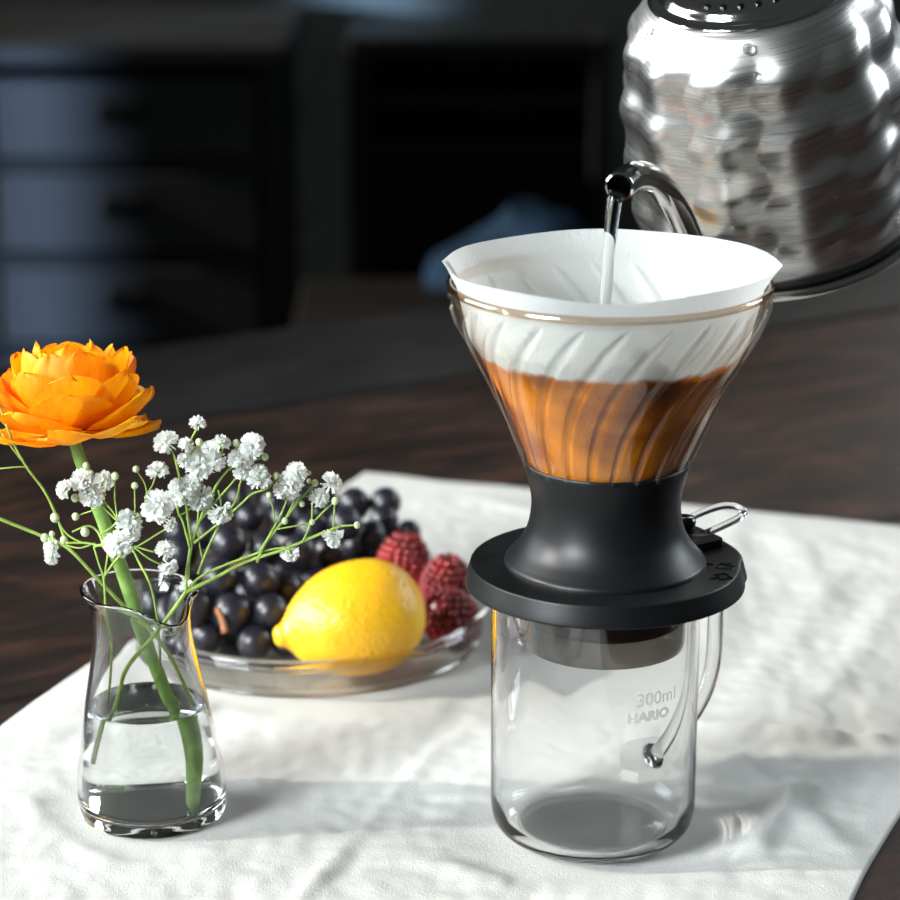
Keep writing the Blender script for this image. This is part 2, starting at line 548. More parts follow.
JR = 0.0385; JH = 0.1005
def jug():
    r = thing('glass_server', 'clear glass measuring jug with a looped handle standing under the black dripper', 'jug', JUG)
    t = 0.0018
    def spout(rr, z, a):
        x, y = rr * math.cos(a), rr * math.sin(a)
        if z > JH - 0.018:
            sa = PI + R_(47)
            da = (a - sa + PI) % (2 * PI) - PI
            k = math.exp(-(da / 0.16) ** 2) * ((z - (JH - 0.018)) / 0.018) ** 1.6 * 0.0065
            side = (math.exp(-((abs(da) - 0.42) / 0.14) ** 2)) * ((z - (JH - 0.018)) / 0.018) * 0.0022
            x += (k - side) * math.cos(a); y += (k - side) * math.sin(a)
        return (x, y, z)
    outer = [(0.00001, 0.0003), (JR - 0.012, 0.0003), (JR - 0.008, 0.0008), (JR - 0.004, 0.0028), (JR - 0.0014, 0.0062), (JR - 0.0002, 0.0115), (JR, 0.018)]
    outer = smooth_profile(outer, 4) + [Vector((JR, 0.018 + (JH - 0.018 - 0.018) * k / 6)) for k in range(1, 7)] + [Vector((JR, JH - 0.018 + 0.018 * k / 10)) for k in range(1, 11)]
    inner = []
    for k in range(11): inner.append(Vector((JR - t, JH - 0.018 * k / 10)))
    inner += [Vector((JR - t, 0.018)), Vector((JR - t - 0.0004, 0.012)), Vector((JR - t - 0.002, 0.0075)), Vector((JR - t - 0.0045, 0.0048)), Vector((JR - t - 0.009, 0.0034)), Vector((0.02, 0.0030)), Vector((0.00001, 0.0030))]
    lip = [Vector((JR - 0.0002, JH + 0.0006)), Vector((JR - t / 2, JH + 0.0009)), Vector((JR - t + 0.0002, JH + 0.0006))]
    jb = mk('body', *lathe(outer + lip + inner, 160, spout), SOLID, r)
    jb.cycles.is_caustics_caster = True
    # handle: glass rod loop at the back right
    az = R_(47)
    ca, sa = math.cos(az), math.sin(az)
    prof = [(JR - 0.0006, 0.0945), (JR + 0.010, 0.0965), (JR + 0.025, 0.0950), (JR + 0.0325, 0.088), (JR + 0.0345, 0.070), (JR + 0.0340, 0.048), (JR + 0.028, 0.035), (JR + 0.015, 0.0245), (JR + 0.004, 0.0190), (JR - 0.0006, 0.0180)]
    pts = curve_pts([(q * ca, q * sa, z) for q, z in prof], 6)
    n = len(pts)
    rad = [0.0031 + 0.0020 * max(0, 1 - i / 4) + 0.0024 * max(0, 1 - (n - 1 - i) / 5) for i in range(n)]
    mk('handle', *tube(pts, rad, 20), SOLID, r).cycles.is_caustics_caster = True
    # printing
    wrap_text('300ml', 0.0072, R_(33), 0.0665, JR, r, 'volume_print', bold=0.00006)
    wrap_text('HARIO', 0.0050, R_(28), 0.0600, JR, r, 'brand_print', bold=0.00028, xscale=1.15)
    # frosted writing patch
    V, F = [], []
    c0 = R_(24); zc = 0.0460
    n = 28
    V.append((0, 0, 0))
    ring = []
    for i in range(n):
        a = 2 * PI * i / n
        x = 0.0088 * abs(math.cos(a)) ** 0.6 * math.copysign(1, math.cos(a)); z = 0.0062 * abs(math.sin(a)) ** 0.6 * math.copysign(1, math.sin(a))
        ring.append((x, z))
    rr = JR + 0.0001
    V = [(rr * math.sin(c0), -rr * math.cos(c0), zc)]
    for k in (0.5, 1.0):
        for x, z in ring: V.append((rr * math.sin(c0 + k * x / rr), -rr * math.cos(c0 + k * x / rr), zc + k * z))
    F = [(0, 1 + i, 1 + (i + 1) % n) for i in range(n)] + [(1 + i, 1 + n + i, 1 + n + (i + 1) % n, 1 + (i + 1) % n) for i in range(n)]
    s = NT('frosted_print')
    fm = s.surf(s.n('MixShader', {0: 0.22, 1: s.n('BsdfTransparent', {'Color': (1, 1, 1, 1)}), 2: s.n('BsdfTranslucent', {'Color': (0.95, 0.96, 0.95, 1)})}))
    mk('writing_patch', V, F, fm, r).cycles.is_caustics_receiver = True
jug()

# ------------------------------------------------------------------ dripper
ZD = 0.1010      # underside of the flange (above table)
Z_GL_BOT = 0.138
CONE = [(0.0230, 0.1375), (0.0285, 0.1450), (0.0365, 0.1640), (0.0440, 0.1800), (0.0500, 0.1910), (0.0545, 0.2000), (0.0572, 0.2080), (0.0580, 0.2130)]
CONE_S = smooth_profile(CONE, 8)
def cone_r(z):
    P = CONE_S
    if z <= P[0].y: return P[0].x
    for a, b in zip(P, P[1:]):
        if a.y <= z <= b.y:
            return a.x + (b.x - a.x) * (z - a.y) / (b.y - a.y)
    return P[-1].x
Z_RIM = 0.2130

def rib_disp(z, a):
    """0..1 height of the spiral ribs on the cone wall; a = 0 at +x"""
    s = (Z_RIM - z) / (Z_RIM - 0.140)
    tw = R_(40) * (1 - (1 - min(1, max(0, s))) ** 1.8)
    ph = (a + PI / 2 + tw) * 22 / (2 * PI)
    ph = ph - math.floor(ph)
    d = abs(ph - 0.5) * 2       # 1 at border, 0 at centre
    wdt = 0.34 * min(1, max(0.0, (s - 0.07) / 0.10)) ** 0.5 if s > 0.07 else 0
    if wdt <= 0: return 0.0
    q = d / wdt
    return max(0.0, 1 - q * q) ** 0.8 if q < 1 else 0.0

def dripper():
    r = thing('immersion_dripper', 'coffee dripper of ribbed glass cone in a black waisted base, standing on the jug', 'coffee dripper', DRP)
    # glass cone, outer and inner skins
    def cone_skin(off, amp):
        def fn(u, v):
            z = CONE[0][1] + (Z_RIM - CONE[0][1]) * v
            a = 2 * PI * u
            rr = cone_r(z) + off + amp * rib_disp(z, a)
            return (rr * math.cos(a), rr * math.sin(a), z)
        return grid(fn, 440, 70, cu=True)
    cone = mk('glass_cone', *join([cone_skin(0, 0.0013), cone_skin(-0.0010, -0.0003)]), CONE_GLASS, r)
    rim = [(0.0572 + 0.0012 * math.cos(t), Z_RIM + 0.0014 * math.sin(t)) for t in [2 * PI * k / 12 for k in range(13)]]
    mk('glass_rim', *lathe(rim, 128), RIM_GLASS, cone)
    # waisted silicone base
    cup = [(0.0255, 0.1400), (0.0272, 0.1445), (0.0288, 0.1472), (0.0298, 0.1478), (0.0302, 0.1468), (0.0298, 0.1445), (0.0283, 0.1390), (0.0273, 0.1330), (0.0276, 0.1270), (0.0290, 0.1210), (0.0318, 0.1158), (0.0350, 0.1120), (0.0368, 0.1100), (0.0371, 0.1085)]
    mk('waisted_base', *lathe(smooth_profile(cup, 5), 96), BLACK, r)
    # flange
    def flange(rr, z, a):
        # slightly squared ledge at back right
        da = (a - R_(22) + PI) % (2 * PI) - PI
        k = max(0.0, 1 - (abs(da) / R_(24)) ** 4) if abs(da) < R_(24) else 0
        rr2 = rr * 1.012 + 0.0022 * k * (1 if rr > 0.045 else 0)
        return (rr2 * math.cos(a), rr2 * math.sin(a), z)
    ft = 0.1086
    fl = [(0.024, ft), (0.036, ft), (0.0470, ft), (0.0484, ft), (0.0487, ft - 0.0001), (0.0489, ft - 0.0004), (0.0490, ft - 0.0008), (0.0499, ft - 0.0040), (0.0507, ft - 0.0070), (0.0508, ft - 0.0076), (0.0507, ft - 0.0079), (0.0503, ft - 0.0080), (0.0490, ft - 0.0080), (0.0300, ft - 0.0078), (0.024, ft - 0.0078)]
    mk('flange', *lathe(fl, 144, flange), BLACK, r)
    # raised housing of the valve lever
    M = Matrix.Rotation(R_(32), 4, 'Z')
    hb = xf(box(0.0395, 0, ft + 0.0018, 0.0150, 0.0200, 0.0040, 0.0008), M)
    mk('lever_housing', *hb, BLACK, r, False)
    # clear lever loop
    pts = []
    n = 40
    for i in range(n):
        t = 2 * PI * i / n
        cx, cyy = math.cos(t), math.sin(t)
        x = 0.0505 + 0.0155 * abs(cx) ** 0.62 * math.copysign(1, cx)
        y = 0.0078 * abs(cyy) ** 0.72 * math.copysign(1, cyy)
        z = ft + 0.0030 + (x - 0.035) * 0.16
        pts.append(Matrix.Rotation(R_(37), 4, 'Z') @ Vector((x, y, z)))
    mk('lever', *tube(pts, 0.0014, 14, closed=True), SOLID, r)
    hub = lathe([(0.0005, ft), (0.004, ft), (0.0045, ft + 0.004), (0.004, ft + 0.006), (0.0005, ft + 0.0062)], 24)
    p = Matrix.Rotation(R_(37), 4, 'Z') @ Vector((0.0385, 0, 0.0015))
    mk('lever_pivot', [Vector(v) + Vector((p.x, p.y, 0.0035)) for v in hub[0]], hub[1], BLACK_GLOSS, r)
    # lower smoked plug inside the jug
    pl = [(0.0296, ft - 0.0078), (0.0300, 0.094), (0.0300, 0.0815), (0.0296, 0.0784), (0.0285, 0.0776), (0.022, 0.0815), (0.010, 0.0850), (0.0055, 0.0835), (0.0050, 0.0805), (0.0005, 0.0803)]
    mk('lower_housing', *lathe(smooth_profile(pl, 4), 96), SMOKE, r)
    vb = lathe(smooth_profile([(0.0005, 0.0840), (0.020, 0.0850), (0.0285, 0.0870), (0.0288, 0.0900), (0.020, 0.0960), (0.010, 0.100)], 4), 64)
    mk('valve_funnel', *vb, simple('grey_valve', (0.06, 0.055, 0.05), 0.25), r)
    # raised symbols on the flange, right: cup with arrow, and cup
    def sym(cx, cyy, rot, segs):
        parts = []
        for (x0, y0, x1, y1) in segs:
            d = Vector((x1 - x0, y1 - y0, 0)); L = d.length
            b = box(0, 0, 0, L + 0.0004, 0.0006, 0.0003, 0)
            parts.append(xf(b, Matrix.Translation(((x0 + x1) / 2, (y0 + y1) / 2, 0)) @ Matrix.Rotation(math.atan2(d.y, d.x), 4, 'Z')))
        v, f = join(parts)
        return xf((v, f), Matrix.Translation((cx, cyy, ft + 0.0001)) @ Matrix.Rotation(rot, 4, 'Z') @ Matrix.Scale(1.35, 4))
    s1 = [(-0.002, 0.002, -0.0012, -0.002), (-0.0012, -0.002, 0.0012, -0.002), (0.0012, -0.002, 0.002, 0.002), (-0.002, 0.002, 0.002, 0.002), (0, 0.0035, 0, 0.0055), (0.002, 0.001, 0.0032, 0.0)]
    s2 = [(-0.0025, 0.0, 0.0, 0.0), (0.0, 0.0, 0.0, 0.0025), (0.0, 0.0025, 0.003, 0.0025), (0.003, 0.0025, 0.003, -0.0015), (0.003, -0.0015, -0.0005, -0.0015)]
    mk('open_symbol', *sym(0.0400, -0.0190, R_(20), s2), BLACK_GLOSS, r, False)
    mk('closed_symbol', *sym(0.0435, -0.0070, R_(60), s1), BLACK_GLOSS, r, False)
dripper()

# ------------------------------------------------------------------ paper filter, coffee
def paper_filter():
    z0, z1 = 0.143, 0.2205
    wet = 0.1895
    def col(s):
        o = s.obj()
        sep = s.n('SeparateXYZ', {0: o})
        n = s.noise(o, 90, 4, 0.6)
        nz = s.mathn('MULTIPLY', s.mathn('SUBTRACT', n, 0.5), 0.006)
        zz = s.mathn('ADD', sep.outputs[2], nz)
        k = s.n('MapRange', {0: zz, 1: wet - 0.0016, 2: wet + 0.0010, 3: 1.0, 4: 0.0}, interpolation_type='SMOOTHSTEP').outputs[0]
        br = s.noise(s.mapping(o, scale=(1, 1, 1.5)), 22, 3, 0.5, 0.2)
        brown = s.ramp(br, [(0.36, (0.05, 0.011, 0.002)), (0.48, (0.40, 0.105, 0.003)), (0.64, (0.86, 0.30, 0.004))])  # coffee-stained brown; its dark blotches paint in dark reflections of the glass
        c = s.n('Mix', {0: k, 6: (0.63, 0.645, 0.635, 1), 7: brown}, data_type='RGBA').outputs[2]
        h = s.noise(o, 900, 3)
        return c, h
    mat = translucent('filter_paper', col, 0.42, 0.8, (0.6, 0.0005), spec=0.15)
    def fn(u, v):
        a = 2 * PI * u
        if v < 0.06:   # closed tip
            t = v / 0.06
            rr = 0.001 + 0.0240 * t
            z = z0 - 0.004 + 0.004 * t
        else:
            t = (v - 0.06) / 0.94
            z = z0 + (z1 - z0) * t
            rr = min(cone_r(z) - 0.0015 if z < Z_RIM else 1.0, 0.0548 + (z - Z_RIM) * (0.58 if z > Z_RIM else 0.24))
        if z < Z_RIM - 0.004:
            rr += 0.0009 * rib_disp(z, a) * -1
        # above the glass: slightly polygonal, leaning rim
        lift = max(0.0, (z - 0.2135) / (z1 - 0.2135))
        if lift > 0:
            tipd = min(abs((a - PI + R_(4) + PI) % (2 * PI) - PI), abs((a + R_(6) + PI) % (2 * PI) - PI))
            rr += lift * (0.0004 * math.sin(3 * a + 0.7) + 0.0003 * math.sin(7 * a + 1.9) + 0.0022 * math.exp(-tipd / 0.12) - 0.0008)
            z += lift * (0.0005 * math.sin(a + 2.0) + 0.0003 * math.sin(5 * a))
            # soft dent of the near lip
            z -= lift * 0.0012 * math.exp(-(((a - 1.5 * PI) + PI) % (2 * PI) - PI) ** 2 / 0.12)
        return (rr * math.cos(a), rr * math.sin(a), z)
    r = thing('paper_filter', 'white cone paper filter, soaked brown in its lower half, inside the glass cone', 'coffee filter', DRP)
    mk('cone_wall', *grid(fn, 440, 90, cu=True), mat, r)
    # folded double seam on the left: an overlapping flap
    def flap(u, v):
        a = PI + R_(-8) + R_(30) * u
        z = 0.150 + (0.2200 - 0.150) * v
        base = fn((a / (2 * PI)) % 1.0, 0.06 + 0.94 * (z - z0) / (z1 - z0))
        rr = math.hypot(base[0], base[1]) - 0.0007 - 0.0004 * math.sin(PI * u)
        # the flap widens to the top
        return (rr * math.cos(a), rr * math.sin(a), base[2])
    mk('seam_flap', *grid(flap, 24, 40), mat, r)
    # coffee in the filter
    zc = wet - 0.001
    rc = cone_r(zc) - 0.0045
    def cof(s):
        o = s.obj()
        n = s.noise(o, 60, 5, 0.6)
        return s.ramp(n, [(0.35, (0.03, 0.009, 0.003)), (0.6, (0.10, 0.035, 0.010)), (0.75, (0.30, 0.15, 0.06))])
    s = NT('coffee_slurry')
    cm = s.surf(s.n('BsdfPrincipled', {'Base Color': cof(s), 'Roughness': 0.25, 'Normal': s.bump(s.noise(s.obj(), 300, 3), 0.4, 0.0006)}))
    P = [(0.0005, zc), (rc * 0.5, zc + 0.0002), (rc - 0.001, zc), (rc, zc - 0.0006), (min(rc, cone_r(zc - 0.012) - 0.0048), zc - 0.012)]
    P += [(cone_r(z) - 0.0052, z) for z in (0.168, 0.160, 0.152)] + [(0.019, 0.1475), (0.0005, 0.1445)]
    def wob(rr, z, a):
        k = 0.0006 * noise.noise(Vector((rr * math.cos(a) * 90, rr * math.sin(a) * 90, 0))) if z > zc - 0.001 else 0
        return (rr * math.cos(a), rr * math.sin(a), z + k)
    o = mk('brewing_coffee', *lathe(P, 96, wob), cm)
    o.location = DRP
    tag(o, 'brown coffee and grounds steeping inside the paper filter', 'coffee', kind='stuff')
    return zc
ZC = paper_filter()

# ------------------------------------------------------------------ kettle
KB = Vector((0.1396, 1.10, 0.2018))
TIP = at_y(619, 188, 0.945)
KH = 1.0
def kettle():
    KM = Matrix.Rotation(R_(-12), 4, 'Y') @ Matrix.Rotation(R_(17.5), 4, 'X')
    r = thing('pouring_kettle', 'brushed steel gooseneck kettle with a dimpled body, tilted to pour over the filter', 'kettle', KB)
    r.rotation_euler = KM.to_euler()
    prof = smooth_profile([(0.0575, 0.0040), (0.0588, 0.0080), (0.0594, 0.020), (0.0592, 0.040), (0.0584, 0.056), (0.0566, 0.070), (0.0536, 0.084), (0.0500, 0.0955), (0.0455, 0.1045), (0.0415, 0.1085), (0.0390, 0.1092)], 10)
    def body(u, v):
        k = v * (len(prof) - 1)
        i = min(int(k), len(prof) - 2)
        q = prof[i].lerp(prof[i + 1], k - i)
        a = 2 * PI * u
        z = q.y
        tz = (z - 0.010) / 0.0235
        row = math.floor(tz)
        fade = min(1, max(0, (z - 0.006) / 0.008)) * min(1, max(0, (0.1065 - z) / 0.010))
        zr = math.sin(PI * tz) ** 2
        ph = a * 12 / (2 * PI) + 0.36 + 0.07 * math.sin(2 * PI * tz)
        ca = 0.35 * abs(math.sin(PI * ph)) + 0.65 * math.sin(PI * ph) ** 2
        d = (0.0011 * zr + 0.0027 * ca * (0.65 + 0.35 * zr)) * fade
        # smooth the row stagger
        rr = q.x + d - 0.0012
        return (rr * math.cos(a), rr * math.sin(a), z * KH)
    mk('body', *grid(body, 300, 150, cu=True), STEEL, r)
    mk('base_ring', *lathe(smooth_profile([(0.0005, -0.0012), (0.050, -0.0012), (0.0595, -0.0006), (0.0612, 0.0004), (0.0613, 0.0022), (0.0600, 0.0030), (0.0570, 0.0032)], 3), 128), STEEL_POL, r)
    mk('base_seam', *lathe([(0.0570, 0.0028), (0.0584, 0.0044), (0.0570, 0.0056)], 128), BLACK_PLASTIC, r)
    lid = [Vector((q.x * 0.958, q.y + 0.0004)) for q in smooth_profile([(0.0405, 0.1070), (0.0425, 0.1082), (0.0428, 0.1095), (0.0410, 0.1105), (0.0385, 0.1110), (0.0360, 0.1140), (0.0300, 0.1168), (0.0200, 0.1190), (0.0100, 0.1200), (0.0005, 0.1202)], 5)]
    ld = mk('lid', *lathe(lid, 96), STEEL_POL, r)
    for k in range(5):
        a = -PI / 2 - R_(14) + R_(-24 + 12 * k)
        hv = lathe([(0.0003, 0.0003), (0.0013, 0.0003), (0.0014, 0.0), (0.0012, -0.0003)], 12)
        p = Vector((0.0325 * math.cos(a), 0.0325 * math.sin(a), 0.1158))
        T = Matrix.Translation(p) @ Matrix.Rotation(a, 4, 'Z') @ Matrix.Rotation(R_(30), 4, 'Y')
        mk('vent_hole', *xf(hv, T), BLACK_GLOSS, ld)
    kn = lathe(smooth_profile([(0.0045, 0.1195), (0.0045, 0.126), (0.010, 0.129), (0.0125, 0.134), (0.011, 0.139), (0.0005, 0.141)], 5), 40)
    mk('knob', *kn, BLACK_PLASTIC, ld)
    # spout in world space, converted
    inv = (Matrix.Translation(KB) @ KM).inverted()
    # starts low on the body wall facing the dripper
    A = inv @ TIP
    dirh = Vector((A.x, A.y, 0)).normalized()
    b0 = dirh * 0.057 + Vector((0, 0, 0.022))
    wpts = [at_y(700, 340, 1.040), at_y(702, 310, 1.030), at_y(698, 272, 1.024), at_y(687, 232, 1.018), at_y(669, 196, 1.004), at_y(651, 178.5, 0.982), at_y(634, 176, 0.960), at_y(619, 187, 0.945)]
    wpts = [inv @ p for p in wpts]
    path = curve_pts([b0, b0.lerp(wpts[1], 0.45) + Vector((0, 0, -0.006))] + wpts[1:], 8)
    n = len(path)
    rad = [0.0115 - 0.0062 * min(1, (i / (n * 0.45))) ** 0.7 for i in range(n)]
    outer = tube(path, rad, 24, cap=False)
    inner = tube(path[-14:], [x - 0.0007 for x in rad[-14:]], 24, cap=False)
    # lip joining the two skins
    m = len(outer[0]) ; k2 = 24
    V, F = join([outer, inner])
    o_last = m - 24; i_last = m + len(inner[0]) - 24
    best = 0
    dmin = 9
    for k in range(24):
        d = (Vector(V[o_last]) - Vector(V[i_last + k])).length
        if d < dmin: dmin = d; best = k
    for k in range(24):
        F.append((o_last + k, o_last + (k + 1) % 24, i_last + (k + 1 + best) % 24, i_last + (k + best) % 24))
    mk('spout', V, F, STEEL_POL, r)
    # handle opposite the spout
    h = -dirh
    hp = [h * 0.054 + Vector((0, 0, 0.080)), h * 0.072 + Vector((0, 0, 0.095)), h * 0.108 + Vector((0, 0, 0.112)), h * 0.132 + Vector((0, 0, 0.100)), h * 0.140 + Vector((0, 0, 0.070)), h * 0.134 + Vector((0, 0, 0.035)), h * 0.126 + Vector((0, 0, 0.020))]
    mk('handle', *tube(curve_pts(hp, 8), 0.0075, 20), BLACK_PLASTIC, r)
    # a few water drops on the shoulder
    for (px, py, s) in ((748, 49, 1.0), (650, 31, 0.8), (640, 35, 0.6), (757, 76, 0.7), (630, 66, 0.5)):
        wp = inv @ at_y(px, py, 1.02)
        cdir = (inv @ Vector((0, 0, CH))) - wp
        # march along the view line to the body surface
        best = None
        o_ = inv @ Vector((0, 0, CH)); d_ = (wp - o_).normalized()
        for kk in range(900):
            q = o_ + d_ * (0.9 + kk * 0.0004)
            if 0.01 < q.z < 0.105:
                vv = min(prof, key=lambda t: abs(t.y * KH - q.z)).x
                if math.hypot(q.x, q.y) < vv + 0.0012:
                    best = q; break
        if best is None: continue
        nrm = Vector((best.x, best.y, 0.02)).normalized()
        T = Matrix.Translation(best) @ nrm.to_track_quat('Z', 'Y').to_matrix().to_4x4() @ Matrix.Diagonal((0.0022 * s, 0.0022 * s, 0.0009 * s, 1))
        dv = lathe([(math.cos(t) + 0.001, math.sin(t)) for t in [PI / 2 * k / 6 for k in range(7)]], 16)
        mk('water_drop', *xf(dv, T), WATER, r)
kettle()

def stream():
    lip = at_y(613, 200, 0.944)
    end = Vector((DRP.x - 0.004, DRP.y - 0.004, ZC + 0.0002))
    pts, rad = [], []
    n = 26
    zs = lip.z + 0.0025
    for i in range(n + 1):
        t = i / n
        z = zs + (end.z - zs) * t
        k = math.sqrt(t)
        x = lip.x + 0.0015 + (at_y(603, 298, 0.942).x - lip.x - 0.0015) * k
        y = 0.9445 + (0.940 - 0.9445) * k
        pts.append(Vector((x, y, z)))
        rad.append(0.0030 - 0.0011 * t ** 0.4 + 0.00015 * math.sin(i * 0.5))
    o = mk('water_stream', *tube(pts, rad, 14), WATER)
    tag(o, 'thin stream of clear water falling from the kettle spout into the filter', 'water', kind='stuff')
stream()

# ------------------------------------------------------------------ dish and fruit
def dish():
    r = thing('glass_dish', 'shallow round clear glass dish holding grapes, a lemon and raspberries', 'dish', DISH)
    P = [(0.0005, 0.0010), (0.060, 0.0010), (0.0745, 0.0004), (0.0775, 0.0006), (0.0788, 0.0020), (0.0794, 0.0050), (0.0800, 0.0100), (0.0807, 0.0138), (0.0822, 0.0146), (0.0834, 0.0160), (0.0833, 0.0174), (0.0822, 0.0182), (0.0808, 0.0180), (0.0798, 0.0168), (0.0790, 0.0140), (0.0784, 0.0100), (0.0777, 0.0055), (0.0765, 0.0034), (0.0740, 0.0026), (0.060, 0.0026), (0.0005, 0.0026)]
    P = [(0.0005, 0.0010), (0.060, 0.0010), (0.0745, 0.0005), (0.0770, 0.0010), (0.0786, 0.0030), (0.0792, 0.0060), (0.0798, 0.0100), (0.0804, 0.0142), (0.0790, 0.0142), (0.0785, 0.0100), (0.0779, 0.0060), (0.0765, 0.0034), (0.0740, 0.0026), (0.060, 0.0026), (0.0005, 0.0026)]
    mk('dish_body', *lathe(smooth_profile(P, 3), 160), DISHG, r)
    def ring(cr, cz, a, b, n=14):
        return lathe([(cr + a * math.cos(2 * PI * k / n), cz + b * math.sin(2 * PI * k / n)) for k in range(n + 1)], 160)
    mk('rim', *join([ring(0.0810, 0.0164, 0.0018, 0.0017), ring(0.0802, 0.0131, 0.0009, 0.0008)]), SOLID, r)
    mk('foot_ring', *ring(0.0772, 0.0010, 0.0013, 0.0009), SOLID, r)
dish()

def lemon():
    s = NT('lemon_peel')
    o = s.obj()
    vo = s.n('TexVoronoi', {'Vector': o, 'Scale': 480.0}).outputs['Distance']
    n = s.noise(o, 45, 3)
    c = s.ramp(n, [(0.3, (0.86, 0.42, 0.008)), (0.7, (0.90, 0.50, 0.014))])
    h = s.mathn('ADD', s.mathn('MULTIPLY', vo, -0.6), s.mathn('MULTIPLY', n, 2.0))
    p = s.n('BsdfPrincipled', {'Base Color': c, 'Roughness': 0.36, 'Normal': s.bump(h, 0.7, 0.0008), 'Subsurface Weight': 0.25, 'Subsurface Radius': (0.006, 0.003, 0.0006), 'Subsurface Scale': 1.0})
    m = s.surf(p)
    prof = smooth_profile([(0.0004, -0.0385), (0.0030, -0.0382), (0.0048, -0.0365), (0.0055, -0.0345), (0.0080, -0.0318), (0.0140, -0.0270), (0.0200, -0.0190), (0.0243, -0.0090), (0.0258, 0.0020), (0.0245, 0.0140), (0.0200, 0.0230), (0.0120, 0.0290), (0.0050, 0.0312), (0.0004, 0.0316)], 5)
    def w(rr, z, a):
        k = 1 + 0.03 * noise.noise(Vector((rr * math.cos(a) * 60, rr * math.sin(a) * 60, z * 60)))
        return (rr * k * math.cos(a), rr * k * math.sin(a), z)
    c = at_y(356, 626, 1.0950)
    V, F = lathe(prof, 72, w)
    d = (at_y(430, 603, 1.108) - at_y(278, 638, 1.086)).normalized()
    q = d.to_track_quat('Z', 'Y').to_matrix().to_4x4()
    V, F = xf((V, F), q @ Matrix.Scale(0.955, 4))
    zmin = min(v.z for v in V)
    o = mk('lemon', V, F, m)
    o.location = (c.x, c.y, DISH.z + 0.0031 - zmin)
    tag(o, 'whole yellow lemon lying in the glass dish in front of the grapes', 'lemon')
lemon()

def raspberries():
    s = NT('raspberry_red')
    o = s.obj()
    c = s.ramp(s.noise(o, 120, 3), [(0.3, (0.11, 0.003, 0.004)), (0.7, (0.27, 0.008, 0.009))])
    m = s.surf(s.n('BsdfPrincipled', {'Base Color': c, 'Roughness': 0.38, 'Subsurface Weight': 0.2, 'Subsurface Radius': (0.003, 0.0008, 0.0005), 'Subsurface Scale': 1.0}))
    # drupelet
    ico = lathe([(math.sin(t) + 0.0001, -math.cos(t)) for t in [PI * k / 6 for k in range(7)]], 9)
    def berry():
        parts = [lathe(smooth_profile([(0.0003, 0.0125), (0.006, 0.0105), (0.009, 0.004), (0.0098, -0.004), (0.0085, -0.010), (0.0003, -0.0108)], 4), 20)]
        rows = 9
        for j in range(rows):
            t = j / (rows - 1)
            z = -0.0095 + 0.0215 * t
            rr = 0.0100 * math.sqrt(max(0.02, 1 - max(0, (z + 0.002) / 0.0155) ** 2)) * (1 - 0.12 * max(0, -(z + 0.004)) / 0.006)
            cnt = max(3, int(2 * PI * rr / 0.0031))
            for i in range(cnt):
                a = 2 * PI * (i + 0.5 * (j % 2)) / cnt + random.uniform(-.05, .05)
                rad = 0.00185 * random.uniform(0.92, 1.08)
                T = Matrix.Translation((rr * math.cos(a), rr * math.sin(a), z)) @ Matrix.Scale(rad, 4)
                parts.append(xf(ico, T))
        return join(parts)
    V, F = berry()
    spec = [((403, 566), 0.0270, (0.15, 0.2, 1.0), 'raspberry propped against the grapes behind the lemon', 1.12),
            ((446, 586), 0.0235, (0.1, -0.1, 1.0), 'upper raspberry of the pair at the right of the lemon', 1.05),
            ((449, 617), 0.0150, (-0.3, -0.5, 0.5), 'lower raspberry of the pair, beside the dish rim', 1.15)]
    base = None
    for (px, z, ax, lab, sc_) in spec:
        o = mk('raspberry', V, F, m) if base is None else base.copy()
        if base is None: base = o
        else: COL.objects.link(o)
        o.location = at_z(px[0], px[1], z)
        o.rotation_euler = Vector(ax).to_track_quat('Z', 'Y').to_euler()
        o.scale = (sc_,) * 3
        tag(o, lab, 'raspberry', 'raspberries in the glass dish')
raspberries()

